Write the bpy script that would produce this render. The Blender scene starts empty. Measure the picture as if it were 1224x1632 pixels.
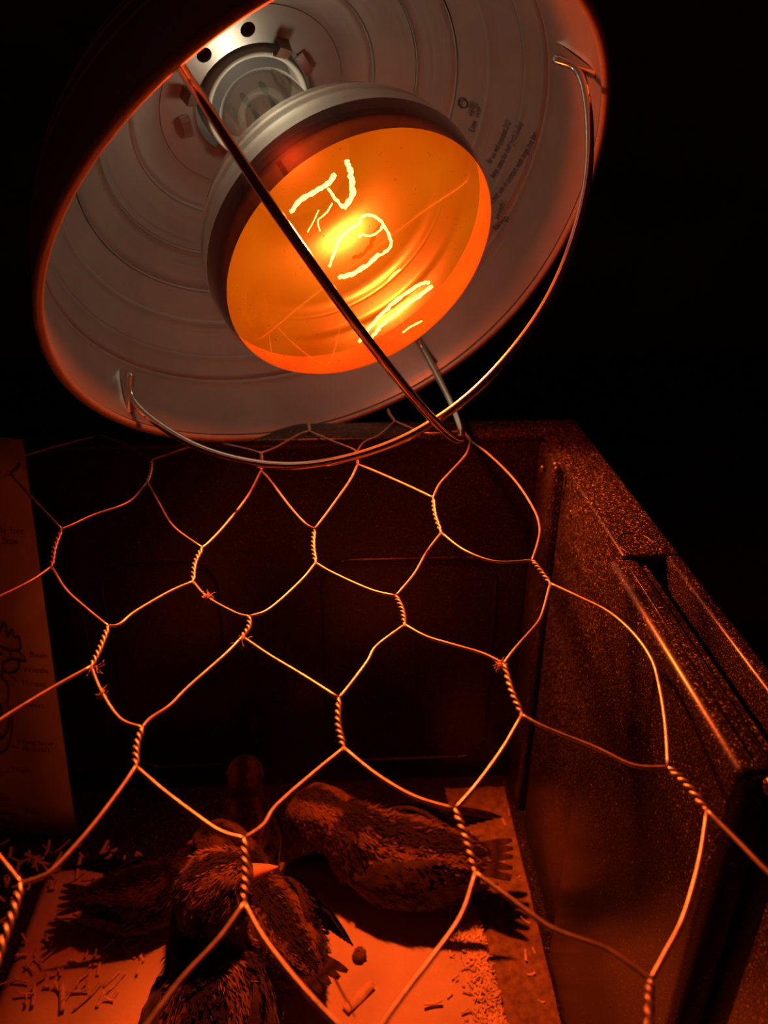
import bpy, bmesh, math, random
import numpy as np
from mathutils import Vector, Matrix

random.seed(7)
rng = np.random.default_rng(7)
scn = bpy.context.scene
C = scn.collection
PI = math.pi

# ------------------------------------------------------------------ camera
F_PX, CX, CY = 1226.0, 612.0, 816.0            # pinhole of a phone's main camera, frame 1224 x 1632
CAM = np.array([0.0, 0.0, 0.425])              # height above the tote floor
_y = np.array([-64.0, -620.0, 1226.0]); _y /= np.linalg.norm(_y)      # tote length direction (its vanishing point)
_p = math.atan2(620.0, 1226.0)
_z = np.array([0.0, -math.cos(_p), -math.sin(_p)])
_x = np.cross(_y, _z)
M3 = np.array([_x, _y, _z])                    # camera axes (right, down, forward) -> world
def c2w(v, point=True):
    r = M3 @ np.asarray(v, float)
    return r + CAM if point else r
def ray(px, py):
    return M3 @ np.array([(px - CX) / F_PX, (py - CY) / F_PX, 1.0])
def on_z(px, py, z):                           # point of a pixel's ray on the level z
    d = ray(px, py)
    return CAM + d * ((z - CAM[2]) / d[2])
def on_plane(px, py, P, n):
    d = ray(px, py)
    return CAM + d * (np.dot(np.asarray(P) - CAM, n) / np.dot(d, n))

cam_d = bpy.data.cameras.new('camera')
cam = bpy.data.objects.new('camera', cam_d); C.objects.link(cam)
cam_d.sensor_fit = 'VERTICAL'; cam_d.sensor_height = 24.0
cam_d.lens = 24.0 * F_PX / 1632.0
cam_d.clip_start = 0.01
R = np.column_stack([M3 @ [1, 0, 0], M3 @ [0, -1, 0], M3 @ [0, 0, -1]])
mw = Matrix.Identity(4)
for i in range(3):
    for j in range(3): mw[i][j] = R[i, j]
    mw[i][3] = CAM[i]
cam.matrix_world = mw
cam_d.dof.use_dof = True
cam_d.dof.focus_distance = 0.31
cam_d.dof.aperture_fstop = 9.0
scn.camera = cam

# ------------------------------------------------------------------ world, exposure
w = bpy.data.worlds.new('dark_room'); scn.world = w; w.use_nodes = True
w.node_tree.nodes['Background'].inputs[0].default_value = (1.0, 0.16, 0.07, 1)
w.node_tree.nodes['Background'].inputs[1].default_value = 0.008
vs = scn.view_settings
vs.view_transform = 'Standard'; vs.look = 'None'; vs.gamma = 1.0; vs.use_curve_mapping = False
vs.exposure = 0.0
scn.cycles.caustics_reflective = False
scn.cycles.caustics_refractive = False
scn.cycles.sample_clamp_indirect = 4.0
scn.cycles.max_bounces = 8
scn.cycles.transparent_max_bounces = 16
scn.cycles.use_denoising = True

# ------------------------------------------------------------------ material helpers
def new_mat(name):
    m = bpy.data.materials.new(name); m.use_nodes = True
    nt = m.node_tree
    b = nt.nodes['Principled BSDF']
    return m, nt, b
def N(nt, typ, **kw):
    n = nt.nodes.new(typ)
    for k, v in kw.items(): setattr(n, k, v)
    return n
def noise(nt, scale, detail=3.0, rough=0.55, vec=None):
    n = N(nt, 'ShaderNodeTexNoise')
    n.inputs['Scale'].default_value = scale; n.inputs['Detail'].default_value = detail
    n.inputs['Roughness'].default_value = rough
    if vec: nt.links.new(vec, n.inputs['Vector'])
    return n
def coords(nt, sock='Object'):
    return N(nt, 'ShaderNodeTexCoord').outputs[sock]
def ramp(nt, fac, stops):
    r = N(nt, 'ShaderNodeValToRGB')
    el = r.color_ramp.elements
    while len(el) < len(stops): el.new(0.5)
    for e, (p, c) in zip(el, stops): e.position = p; e.color = (*c, 1)
    nt.links.new(fac, r.inputs['Fac'])
    return r
def bump(nt, height, bsdf, strength=0.3, dist=0.001):
    b = N(nt, 'ShaderNodeBump'); b.inputs['Strength'].default_value = strength; b.inputs['Distance'].default_value = dist
    nt.links.new(height, b.inputs['Height']); nt.links.new(b.outputs['Normal'], bsdf.inputs['Normal'])

def simple(name, col, rough=0.5, metal=0.0, nscale=60, var=0.15, bmp=0.0, spec=0.5):
    m, nt, b = new_mat(name)
    n = noise(nt, nscale, 4, vec=coords(nt))
    r = ramp(nt, n.outputs['Fac'], [(0.3, tuple(c * (1 - var) for c in col)), (0.7, tuple(min(1, c * (1 + var)) for c in col))])
    nt.links.new(r.outputs['Color'], b.inputs['Base Color'])
    b.inputs['Roughness'].default_value = rough; b.inputs['Metallic'].default_value = metal
    b.inputs['Specular IOR Level'].default_value = spec
    if bmp: bump(nt, n.outputs['Fac'], b, bmp, 0.0006)
    return m

def mat_aluminium():
    m, nt, b = new_mat('spun_aluminium')
    b.inputs['Metallic'].default_value = 0.72
    co = coords(nt)
    sep = N(nt, 'ShaderNodeSeparateXYZ'); nt.links.new(co, sep.inputs[0])
    # turning marks: rings round the lamp axis
    wv = N(nt, 'ShaderNodeTexNoise', noise_dimensions='1D'); wv.inputs['Scale'].default_value = 900
    wv.inputs['Detail'].default_value = 3
    nt.links.new(sep.outputs['Z'], wv.inputs['W'])
    n = noise(nt, 25, 3, vec=co)
    r = ramp(nt, n.outputs['Fac'], [(0.3, (0.60, 0.585, 0.565)), (0.7, (0.74, 0.725, 0.70))])
    nt.links.new(r.outputs['Color'], b.inputs['Base Color'])
    mr = N(nt, 'ShaderNodeMapRange'); mr.inputs['To Min'].default_value = 0.30; mr.inputs['To Max'].default_value = 0.48
    nt.links.new(wv.outputs['Fac'], mr.inputs['Value']); nt.links.new(mr.outputs[0], b.inputs['Roughness'])
    bump(nt, wv.outputs['Fac'], b, 0.12, 0.0004)
    return m

def mat_plastic():
    m, nt, b = new_mat('dusty_dark_plastic')
    co = coords(nt)
    # dust specks and smears lying on the plastic
    sp = noise(nt, 1500, 2, 0.6, co)
    patch = noise(nt, 13, 3, 0.6, co)
    gt = N(nt, 'ShaderNodeMapRange'); gt.inputs['From Min'].default_value = 0.59; gt.inputs['From Max'].default_value = 0.74
    nt.links.new(sp.outputs['Fac'], gt.inputs['Value'])
    sp2 = noise(nt, 700, 2, 0.5, co)
    gt2 = N(nt, 'ShaderNodeMapRange'); gt2.inputs['From Min'].default_value = 0.68; gt2.inputs['From Max'].default_value = 0.74
    nt.links.new(sp2.outputs['Fac'], gt2.inputs['Value'])
    gm = N(nt, 'ShaderNodeMath', operation='MAXIMUM'); nt.links.new(gt.outputs[0], gm.inputs[0]); nt.links.new(gt2.outputs[0], gm.inputs[1])
    gp = N(nt, 'ShaderNodeMapRange'); gp.inputs['From Min'].default_value = 0.30; gp.inputs['From Max'].default_value = 0.66; gp.inputs['To Min'].default_value = 0.35
    nt.links.new(patch.outputs['Fac'], gp.inputs['Value'])
    mu = N(nt, 'ShaderNodeMath', operation='MULTIPLY'); nt.links.new(gm.outputs[0], mu.inputs[0]); nt.links.new(gp.outputs[0], mu.inputs[1])
    mx = N(nt, 'ShaderNodeMix', data_type='RGBA')
    mx.inputs['A'].default_value = (0.011, 0.010, 0.009, 1); mx.inputs['B'].default_value = (0.7, 0.62, 0.55, 1)
    nt.links.new(mu.outputs[0], mx.inputs['Factor'])
    nt.links.new(mx.outputs['Result'], b.inputs['Base Color'])
    b.inputs['Roughness'].default_value = 0.29
    b.inputs['Specular IOR Level'].default_value = 0.5
    g = noise(nt, 260, 3, 0.5, co)
    bump(nt, g.outputs['Fac'], b, 0.10, 0.0005)
    return m

def mat_attr(name, rough=0.8, sheen=0.0):
    m, nt, b = new_mat(name)
    a = N(nt, 'ShaderNodeAttribute', attribute_name='plumage')
    n = noise(nt, 420, 3, 0.6, coords(nt))
    mr = N(nt, 'ShaderNodeMapRange'); mr.inputs['To Min'].default_value = 0.6; mr.inputs['To Max'].default_value = 1.35
    nt.links.new(n.outputs['Fac'], mr.inputs['Value'])
    vm = N(nt, 'ShaderNodeVectorMath', operation='SCALE')
    nt.links.new(a.outputs['Color'], vm.inputs[0]); nt.links.new(mr.outputs[0], vm.inputs['Scale'])
    nt.links.new(vm.outputs[0], b.inputs['Base Color'])
    b.inputs['Roughness'].default_value = rough
    b.inputs['Specular IOR Level'].default_value = 0.2
    b.inputs['Sheen Weight'].default_value = sheen
    bump(nt, n.outputs['Fac'], b, 0.5, 0.002)
    return m

def mat_lens():
    """red heat-lamp glass: tinted, lets the inner light through, glows orange itself"""
    m, nt, b = new_mat('red_lamp_glass'); nt.nodes.remove(b)
    out = nt.nodes['Material Output']
    tr = N(nt, 'ShaderNodeBsdfTransparent'); tr.inputs[0].default_value = (0.80, 0.088, 0.012, 1)
    em = N(nt, 'ShaderNodeEmission'); em.inputs[1].default_value = 1.0
    co = coords(nt)
    n1 = noise(nt, 22, 2, 0.5, co)
    r1 = ramp(nt, n1.outputs['Fac'], [(0.30, (0.50, 0.050, 0.0)), (0.70, (0.62, 0.115, 0.001))])
    nt.links.new(r1.outputs['Color'], em.inputs[0])
    add = N(nt, 'ShaderNodeAddShader'); nt.links.new(tr.outputs[0], add.inputs[0]); nt.links.new(em.outputs[0], add.inputs[1])
    gl = N(nt, 'ShaderNodeBsdfGlossy'); gl.inputs['Roughness'].default_value = 0.06
    fr = N(nt, 'ShaderNodeLayerWeight'); fr.inputs[0].default_value = 0.12
    mx = N(nt, 'ShaderNodeMixShader'); nt.links.new(fr.outputs['Facing'], mx.inputs[0])
    nt.links.new(add.outputs[0], mx.inputs[1]); nt.links.new(gl.outputs[0], mx.inputs[2])
    # dust specks on the glass
    df = N(nt, 'ShaderNodeBsdfDiffuse'); df.inputs[0].default_value = (0.8, 0.7, 0.6, 1)
    n2 = noise(nt, 700, 2, 0.5, co)
    mr = N(nt, 'ShaderNodeMapRange'); mr.inputs['From Min'].default_value = 0.70; mr.inputs['From Max'].default_value = 0.76
    mr.inputs['To Max'].default_value = 0.6
    nt.links.new(n2.outputs['Fac'], mr.inputs['Value'])
    mx2 = N(nt, 'ShaderNodeMixShader'); nt.links.new(mr.outputs[0], mx2.inputs[0])
    nt.links.new(mx.outputs[0], mx2.inputs[1]); nt.links.new(df.outputs[0], mx2.inputs[2])
    nt.links.new(mx2.outputs[0], out.inputs['Surface'])
    return m

def mat_tinted(name, tint, body, fac, rough=0.08):
    """coated glass: part body colour, part tinted see-through, with a gloss"""
    m, nt, b = new_mat(name); out = nt.nodes['Material Output']
    b.inputs['Base Color'].default_value = (*body, 1); b.inputs['Roughness'].default_value = rough
    b.inputs['Coat Weight'].default_value = 0.6; b.inputs['Coat Roughness'].default_value = 0.05
    tr = N(nt, 'ShaderNodeBsdfTransparent'); tr.inputs[0].default_value = (*tint, 1)
    mx = N(nt, 'ShaderNodeMixShader'); mx.inputs[0].default_value = fac
    nt.links.new(b.outputs[0], mx.inputs[1]); nt.links.new(tr.outputs[0], mx.inputs[2])
    nt.links.new(mx.outputs[0], out.inputs['Surface'])
    return m

def mat_clear_glass():
    m, nt, b = new_mat('clear_neck_glass'); nt.nodes.remove(b); out = nt.nodes['Material Output']
    tr = N(nt, 'ShaderNodeBsdfTransparent'); tr.inputs[0].default_value = (0.93, 0.93, 0.88, 1)
    gl = N(nt, 'ShaderNodeBsdfGlossy'); gl.inputs['Roughness'].default_value = 0.05
    fr = N(nt, 'ShaderNodeLayerWeight'); fr.inputs[0].default_value = 0.3
    ad = N(nt, 'ShaderNodeMath', operation='ADD'); ad.inputs[1].default_value = 0.06
    nt.links.new(fr.outputs['Facing'], ad.inputs[0])
    mx = N(nt, 'ShaderNodeMixShader'); nt.links.new(ad.outputs[0], mx.inputs[0])
    nt.links.new(tr.outputs[0], mx.inputs[1]); nt.links.new(gl.outputs[0], mx.inputs[2])
    nt.links.new(mx.outputs[0], out.inputs['Surface'])
    return m

def mat_emit(name, col, s):
    m, nt, b = new_mat(name); nt.nodes.remove(b)
    e = N(nt, 'ShaderNodeEmission'); e.inputs[0].default_value = (*col, 1); e.inputs[1].default_value = s
    nt.links.new(e.outputs[0], nt.nodes['Material Output'].inputs['Surface'])
    return m

def mat_silver(name='silvered_bulb_glass', leak=0.0):
    m, nt, b = new_mat(name)
    b.inputs['Metallic'].default_value = 1.0; b.inputs['Roughness'].default_value = 0.25
    g = N(nt, 'ShaderNodeNewGeometry')
    # outside: bright silvering under the glass; inside: darkened to keep the lamp's glare down
    mx = N(nt, 'ShaderNodeMix', data_type='RGBA')
    mx.inputs['B'].default_value = (0.80, 0.80, 0.75, 1); mx.inputs['A'].default_value = (0.009, 0.008, 0.007, 1)
    nt.links.new(g.outputs['Backfacing'], mx.inputs['Factor']); nt.links.new(mx.outputs['Result'], b.inputs['Base Color'])
    if leak:                                    # see-through share added so red light reaches the rim and bowl
        tr = N(nt, 'ShaderNodeBsdfTransparent'); tr.inputs[0].default_value = (0.9, 0.10, 0.015, 1)
        ms = N(nt, 'ShaderNodeMixShader'); ms.inputs[0].default_value = leak
        nt.links.new(b.outputs[0], ms.inputs[1]); nt.links.new(tr.outputs[0], ms.inputs[2])
        nt.links.new(ms.outputs[0], nt.nodes['Material Output'].inputs['Surface'])
    return m
MAT = dict(
    alu=mat_aluminium(), plastic=mat_plastic(), lens=mat_lens(),
    rim=simple('rolled_rim_metal', (0.66, 0.60, 0.55), 0.42, 0.45, 200, 0.1),
    wire=simple('zinc_wire', (0.62, 0.58, 0.52), 0.42, 0.75, 300, 0.25, 0.15),
    guard=simple('chromed_guard_wire', (0.80, 0.76, 0.68), 0.16, 1.0, 80, 0.08),
    band=mat_tinted('red_coated_bulb_side', (0.62, 0.035, 0.006), (0.030, 0.009, 0.008), 0.22),
    silver=mat_silver(), semi=mat_silver('red_leak_silver_glass', 0.04),
    clear=mat_clear_glass(),
    porcelain=simple('glazed_porcelain', (0.86, 0.83, 0.72), 0.22, 0.0, 30, 0.06),
    brown=simple('brown_spring_clip', (0.28, 0.16, 0.11), 0.4, 0.6, 100, 0.2),
    tab=simple('bright_tab_metal', (0.75, 0.73, 0.7), 0.3, 1.0, 100, 0.1),
    fil=mat_emit('glowing_filament_image', (1.0, 0.85, 0.75), 60.0),
    glint=mat_emit('red_glint_glow', (0.8, 0.02, 0.06), 0.9),
    ink=simple('grey_print', (0.10, 0.08, 0.07), 0.7, 0.0, 100, 0.2),
    paper=simple('white_paper', (0.72, 0.70, 0.66), 0.85, 0.0, 300, 0.03),
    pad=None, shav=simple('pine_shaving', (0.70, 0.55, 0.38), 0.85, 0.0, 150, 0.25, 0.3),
    sawdust=simple('fine_sawdust', (0.22, 0.15, 0.10), 0.95, 0.0, 220, 0.4, 0.6),
    dull=simple('dark_baffle_metal', (0.009, 0.008, 0.007), 0.6, 1.0, 60, 0.1),
    plum=mat_attr('striped_chick_down', 0.85, 0.15),
    beak=simple('pink_horn_beak', (0.78, 0.40, 0.30), 0.4, 0.0, 120, 0.15),
    eye=simple('black_eye', (0.012, 0.01, 0.01), 0.1),
    leg=simple('scaly_chick_leg', (0.55, 0.38, 0.2), 0.6, 0.0, 400, 0.25, 0.4),
    fluff=simple('dusty_down_fluff', (0.55, 0.45, 0.36), 0.95, 0.0, 200, 0.3),
    ground=simple('dark_concrete', (0.045, 0.042, 0.04), 0.9, 0.0, 12, 0.3, 0.3),
    roomwall=simple('dark_painted_wall', (0.22, 0.20, 0.19), 0.9, 0.0, 6, 0.2, 0.1),
    cord=simple('black_cord', (0.02, 0.02, 0.02), 0.6),
    dropping=simple('brown_dropping', (0.16, 0.09, 0.05), 0.9, 0.0, 300, 0.4, 0.5),
)
def mat_pad():
    m, nt, b = new_mat('pressed_fibre_pad')
    co = coords(nt)
    n = noise(nt, 300, 5, 0.65, co); n2 = noise(nt, 28, 4, 0.6, co)
    r = ramp(nt, n2.outputs['Fac'], [(0.25, (0.52, 0.42, 0.33)), (0.5, (0.62, 0.52, 0.41)), (0.75, (0.68, 0.58, 0.46))])
    nt.links.new(r.outputs['Color'], b.inputs['Base Color'])
    b.inputs['Roughness'].default_value = 0.95; b.inputs['Specular IOR Level'].default_value = 0.1
    bump(nt, n.outputs['Fac'], b, 0.35, 0.0012)
    return m
MAT['pad'] = mat_pad()

# ------------------------------------------------------------------ object helpers
def tag(o, label=None, cat=None, group=None, kind=None):
    if label: o['label'] = label
    if cat: o['category'] = cat
    if group: o['group'] = group
    if kind: o['kind'] = kind
    return o
def empty(name, loc=(0, 0, 0), basis=None, **kw):
    o = bpy.data.objects.new(name, None); C.objects.link(o)
    o.empty_display_size = 0.02
    m = Matrix.Identity(4)
    for i in range(3):
        if basis is not None:
            for j in range(3): m[i][j] = basis[j][i]
        m[i][3] = loc[i]
    o.matrix_world = m
    ROOTM[o.name] = m.inverted()
    return tag(o, **kw)
ROOTM = {}
def mesh_obj(name, verts, faces, mat, parent=None, smooth=True, world=True, **kw):
    """verts in world space (world=True) or in the parent's frame"""
    me = bpy.data.meshes.new(name)
    vs_ = [tuple(map(float, v)) for v in verts]
    if parent is not None and world:
        r = parent
        while r.parent is not None: r = r.parent
        inv = ROOTM.get(r.name, Matrix.Identity(4))
        vs_ = [tuple(inv @ Vector(v)) for v in vs_]
    me.from_pydata(vs_, [], [tuple(f) for f in faces])
    me.update()
    if smooth: me.polygons.foreach_set('use_smooth', [True] * len(me.polygons))
    me.materials.append(MAT[mat] if isinstance(mat, str) else mat)
    o = bpy.data.objects.new(name, me); C.objects.link(o)
    if parent is not None: o.parent = parent
    return tag(o, **kw)
def weld(o, angle=40, bevel=0, seg=2):
    bm = bmesh.new(); bm.from_mesh(o.data)
    bmesh.ops.recalc_face_normals(bm, faces=bm.faces)
    if bevel:
        es = [e for e in bm.edges if len(e.link_faces) == 2 and e.calc_face_angle(0) > math.radians(30)]
        bmesh.ops.bevel(bm, geom=es, offset=bevel, segments=seg, profile=0.5, affect='EDGES', clamp_overlap=True)
    bm.to_mesh(o.data); bm.free()
    o.data.polygons.foreach_set('use_smooth', [True] * len(o.data.polygons))
    try: o.data.set_sharp_from_angle(angle=math.radians(angle))
    except Exception: pass
    return o
def box(x0, x1, y0, y1, z0, z1):
    v = [(x, y, z) for x in (x0, x1) for y in (y0, y1) for z in (z0, z1)]
    f = [(0, 1, 3, 2), (4, 6, 7, 5), (0, 4, 5, 1), (2, 3, 7, 6), (0, 2, 6, 4), (1, 5, 7, 3)]
    return v, f
def catmull(P, n=6, closed=False):
    P = [np.asarray(p, float) for p in P]
    out = []
    m = len(P)
    for i in range(m - 1):
        p0 = P[i - 1] if i > 0 else 2 * P[0] - P[1]
        p3 = P[i + 2] if i + 2 < m else 2 * P[-1] - P[-2]
        for k in range(n):
            t = k / n
            out.append(0.5 * ((2 * P[i]) + (-p0 + P[i + 1]) * t + (2 * p0 - 5 * P[i] + 4 * P[i + 1] - p3) * t * t + (-p0 + 3 * P[i] - 3 * P[i + 1] + p3) * t ** 3))
    out.append(P[-1])
    return out
def tube(P, r, sides=8, caps=True):
    P = [np.asarray(p, float) for p in P]
    rr = r if hasattr(r, '__len__') else [r] * len(P)
    V, Fc = [], []
    t = P[1] - P[0]; t /= np.linalg.norm(t)
    a = np.cross(t, [0.31, 0.2, 0.93]); a /= np.linalg.norm(a)
    for i, p in enumerate(P):
        t = P[min(i + 1, len(P) - 1)] - P[max(i - 1, 0)]
        t /= (np.linalg.norm(t) + 1e-12)
        a = a - t * np.dot(a, t); a /= (np.linalg.norm(a) + 1e-12)
        b = np.cross(t, a)
        for k in range(sides):
            th = 2 * PI * k / sides
            V.append(p + rr[i] * (math.cos(th) * a + math.sin(th) * b))
    for i in range(len(P) - 1):
        for k in range(sides):
            k2 = (k + 1) % sides
            Fc.append((i * sides + k, i * sides + k2, (i + 1) * sides + k2, (i + 1) * sides + k))
    if caps:
        Fc.append(tuple(range(sides))[::-1]); Fc.append(tuple((len(P) - 1) * sides + k for k in range(sides)))
    return V, Fc
def lathe(prof, O, ax, ux, uy, seg=96, closed=False, mod=None):
    """prof: (r, h) pairs; h along ax from O"""
    V, Fc = [], []
    for r, h in prof:
        for k in range(seg):
            th = 2 * PI * k / seg
            rq = r + (mod(th, h) if mod else 0.0)
            V.append(O + ax * h + rq * (math.cos(th) * ux + math.sin(th) * uy))
    n = len(prof)
    for i in range(n if closed else n - 1):
        i2 = (i + 1) % n
        for k in range(seg):
            k2 = (k + 1) % seg
            Fc.append((i * seg + k, i * seg + k2, i2 * seg + k2, i2 * seg + k))
    return V, Fc
def join(*vf):
    V, Fc = [], []
    for v, f in vf:
        o = len(V); V += list(v); Fc += [tuple(i + o for i in q) for q in f]
    return V, Fc

# ------------------------------------------------------------------ the room
tag(mesh_obj('floor', *box(-3, 3, -2.5, 3, -0.06, -0.006), 'ground', smooth=False), kind='structure')
tag(mesh_obj('wall_back', *box(-3, 3, 1.6, 1.7, -0.006, 2.4), 'roomwall', smooth=False), kind='structure')

# ------------------------------------------------------------------ the tote
ZR = 0.265
tote = empty('plastic_tote', (0, 0.1, -0.006), label='dark dusty plastic tote used as a chick brooder under the wire netting', cat='storage bin')
XL, XR, YF, YB = -0.42, 0.118, -0.22, 0.41
def bx(name, b, bev=0.0015, seg=2, parent=None, **kw):
    return weld(mesh_obj(name, *box(*b), 'plastic', parent or tote, **kw), bevel=bev, seg=seg)
bx('base', (XL, XR + 0.004, YF, YB + 0.004, -0.006, 0.0))
wr = bx('side_wall', (XR, XR + 0.004, YF, YB + 0.004, 0.0, ZR - 0.004), 0.0005, 1)
bx('side_wall', (XL - 0.004, XL, YF, YB + 0.004, 0.0, ZR - 0.004), 0.0005, 1)
wb = bx('end_wall', (XL, XR, YB, YB + 0.004, 0.0, ZR - 0.004), 0.0005, 1)
bx('end_wall', (XL, XR, YF - 0.004, YF, 0.0, ZR - 0.004), 0.0005, 1)
# right-hand side: proud panels of the wall, hand-hold block with its slot, solid flange either side
bx('hand_hold_block', (0.1053, XR, 0.152, 0.271, 0.0, ZR - 0.0005), 0.0034, 5, label='proud wall block with a rounded bright top edge')
bx('wall_panel', (0.1116, XR, 0.275, 0.366, 0.0, ZR - 0.003), 0.0018, 3)
bx('wall_panel', (0.1116, XR, YF, 0.136, 0.0, ZR - 0.003), 0.0018, 3)
bx('corner_post', (0.1085, XR, 0.377, YB, 0.0, ZR - 0.003), 0.003, 3)
bx('flange', (0.1116, 0.136, 0.2715, 0.436, ZR - 0.005, ZR), 0.0014, 3)
bx('flange', (0.1116, 0.136, YF - 0.02, 0.1515, ZR - 0.005, ZR), 0.0014, 3)
bx('outer_rim', (0.1300, 0.136, 0.1515, 0.2715, ZR - 0.04, ZR), 0.0016, 3, label='outer rim bar beyond the hand-hold slot')
bx('skirt', (0.134, 0.136, YF - 0.02, 0.434, ZR - 0.04, ZR - 0.003), 0.0005, 1)
bx('flange', (XL - 0.018, 0.1116, YB, 0.436, ZR - 0.005, ZR), 0.0014, 3)
bx('flange', (XL - 0.018, XL, YF - 0.02, YB, ZR - 0.005, ZR), 0.0014, 3)
bx('flange', (XL, 0.1116, YF - 0.02, YF, ZR - 0.005, ZR), 0.0014, 3)
# thin moulded line along the block's ledge, and the round moulding mark on the flange
lz = ZR - 0.0004
mesh_obj('moulded_line', *tube([(0.1116, 0.158, lz), (0.1116, 0.262, lz), (0.1112, 0.268, lz)], 0.00035, 6), 'plastic', tote)
cmark = on_z(1015, 868, ZR)
mesh_obj('moulding_mark', *tube([cmark + np.array([0.0078 * math.cos(a), 0.0105 * math.sin(a), 0.0001]) for a in np.linspace(0, 2 * PI, 33)], 0.00035, 6), 'plastic', tote)
for px, py in ((865, 746), (887, 747), (911, 817), (828, 845)):
    q = on_plane(px, py, (0.1116, 0, 0), np.array([1.0, 0, 0])) if py > 800 else on_z(px, py, ZR + 0.0005)
    V, Fc = lathe([(0.0, 0.0016), (0.001, 0.0013), (0.0016, 0.0), (0.0016, -0.002)], q, np.array([0, 0, 1.0]), np.array([1.0, 0, 0]), np.array([0, 1.0, 0]), 10)
    mesh_obj('moulded_pip', V, Fc, 'plastic', tote)
# raised rounded frames on the end wall
def round_frame(x0, x1, z0, z1, r=0.018):
    P = []
    for cx_, cz_, a0 in ((x1 - r, z1 - r, 0), (x0 + r, z1 - r, 90), (x0 + r, z0 + r, 180), (x1 - r, z0 + r, 270)):
        for k in range(5):
            a = math.radians(a0 + 22.5 * k); P.append((cx_ + r * math.cos(a), YB - 0.0005, cz_ + r * math.sin(a)))
    P.append(P[0])
    return tube(P, 0.0009, 6, caps=False)
for x0, x1 in ((-0.33, -0.17), (-0.155, -0.085), (-0.02, 0.09)):
    mesh_obj('raised_frame', *round_frame(x0, x1, 0.02, 0.185), 'plastic', wb)

# ------------------------------------------------------------------ the heat lamp
Nl = np.array([.43668, .8370, -.32975]); Nl /= np.linalg.norm(Nl)
Lc = np.array([-.01451, -.10798, .34638])
d1 = np.array([0.82560594, -0.51845638, -0.22266075]); d1 -= Nl * (d1 @ Nl); d1 /= np.linalg.norm(d1)
d2 = np.cross(Nl, d1)
LA, L1, L2, LO = c2w(Nl, False), c2w(d1, False), c2w(d2, False), c2w(Lc)
lamp = empty('heat_lamp', LO, (L1, L2, LA), label='aluminium clamp lamp with a glowing red heat bulb behind wire guards', cat='heat lamp')
def lp(x, y, z): return LO + L1 * x + L2 * y + LA * z        # lamp frame -> world
def lamp_hit(px, py, t): return on_plane(px, py, LO + LA * t, LA)
ZP = -0.116
def rmod(th, z):                               # the thin bowl is bent a little out of round towards its mouth
    k = min(1.0, max(0.0, (z - ZP) / -ZP)) ** 1.6
    return k * (0.0005 + 0.0007 * math.cos(th) - 0.0002 * math.sin(th) - 0.0030 * math.cos(2 * th) + 0.0009 * math.sin(2 * th) - 0.0004 * math.cos(3 * th) + 0.0040 * math.sin(3 * th))
prof = []
base = [(0.0475, ZP), (0.052, -0.1155), (0.058, -0.1135), (0.068, -0.108), (0.080, -0.100), (0.092, -0.0895), (0.103, -0.077), (0.1125, -0.063), (0.1205, -0.047), (0.1262, -0.031), (0.1295, -0.016), (0.1308, -0.004)]
cm = catmull([np.array(b) for b in base], 6)
ridges = [-0.1105, -0.098, -0.0835, -0.070, -0.052, -0.038]
for q in cm:
    prof.append((q[0], q[1]))
fin = []
for (r0, h0), (r1, h1) in zip(prof[:-1], prof[1:]):
    fin.append((r0, h0))
    for z in ridges:
        if h0 < z <= h1:
            k = (z - h0) / (h1 - h0); r = r0 + (r1 - r0) * k
            fin += [(r, z - 0.0008), (r - 0.00013, z), (r, z + 0.0008)]
fin.append(prof[-1])
inner = fin
outer = [(r + 0.0009, h - 0.0006) for r, h in fin][::-1]
refl = mesh_obj('reflector', *lathe(inner + outer, LO, LA, L1, L2, 160, closed=True, mod=rmod), 'alu', lamp, label='spun aluminium bowl with faint turned rings')
weld(refl, 60)
def refl_r(z, th=None):
    m = rmod(th, z) if th is not None else 0.0
    for (r0, h0), (r1, h1) in zip(prof[:-1], prof[1:]):
        if h0 <= z <= h1: return m + r0 + (r1 - r0) * (z - h0) / (h1 - h0 + 1e-9)
    return m + prof[-1][0]
bead = [(0.1318 + 0.0020 * math.cos(a), -0.0016 + 0.0020 * math.sin(a)) for a in np.linspace(0, 2 * PI, 14, endpoint=False)]
mesh_obj('rolled_rim', *lathe(bead, LO, LA, L1, L2, 160, closed=True, mod=rmod), 'rim', lamp)

# plate at the bottom of the bowl with vent holes
def plate_obj():
    bm = bmesh.new()
    def loop(cx_, cy_, r, n):
        vs_ = [bm.verts.new((cx_ + r * math.cos(2 * PI * k / n), cy_ + r * math.sin(2 * PI * k / n), ZP)) for k in range(n)]
        return [bm.edges.new((vs_[k], vs_[(k + 1) % n])) for k in range(n)]
    es = loop(0, 0, 0.0479, 72) + loop(0, 0, 0.0305, 48)
    q = [lamp_hit(325, 87, ZP), lamp_hit(395, 52, ZP)]
    holes = []
    for p in q:
        d = p - LO; holes.append((d @ L1, d @ L2))
    rr = math.hypot(*holes[0]); rr = min(max(rr, 0.035), 0.043)
    a0 = math.atan2(holes[0][1], holes[0][0]); a1 = math.atan2(holes[1][1], holes[1][0])
    for a in (a0, a1, a0 + PI, a1 + PI):
        es += loop(rr * math.cos(a), rr * math.sin(a), 0.0036, 20)
    bmesh.ops.triangle_fill(bm, use_beauty=True, use_dissolve=False, edges=es)
    bm.normal_update()
    me = bpy.data.meshes.new('socket_plate'); bm.to_mesh(me); bm.free()
    me.materials.append(MAT['alu'])
    o = bpy.data.objects.new('socket_plate', me); C.objects.link(o); o.parent = lamp
    sm = o.modifiers.new('thick', 'SOLIDIFY'); sm.thickness = 0.0008; sm.offset = 0
    return o, rr, a0, a1
plate, rhole, ah0, ah1 = plate_obj()

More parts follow.
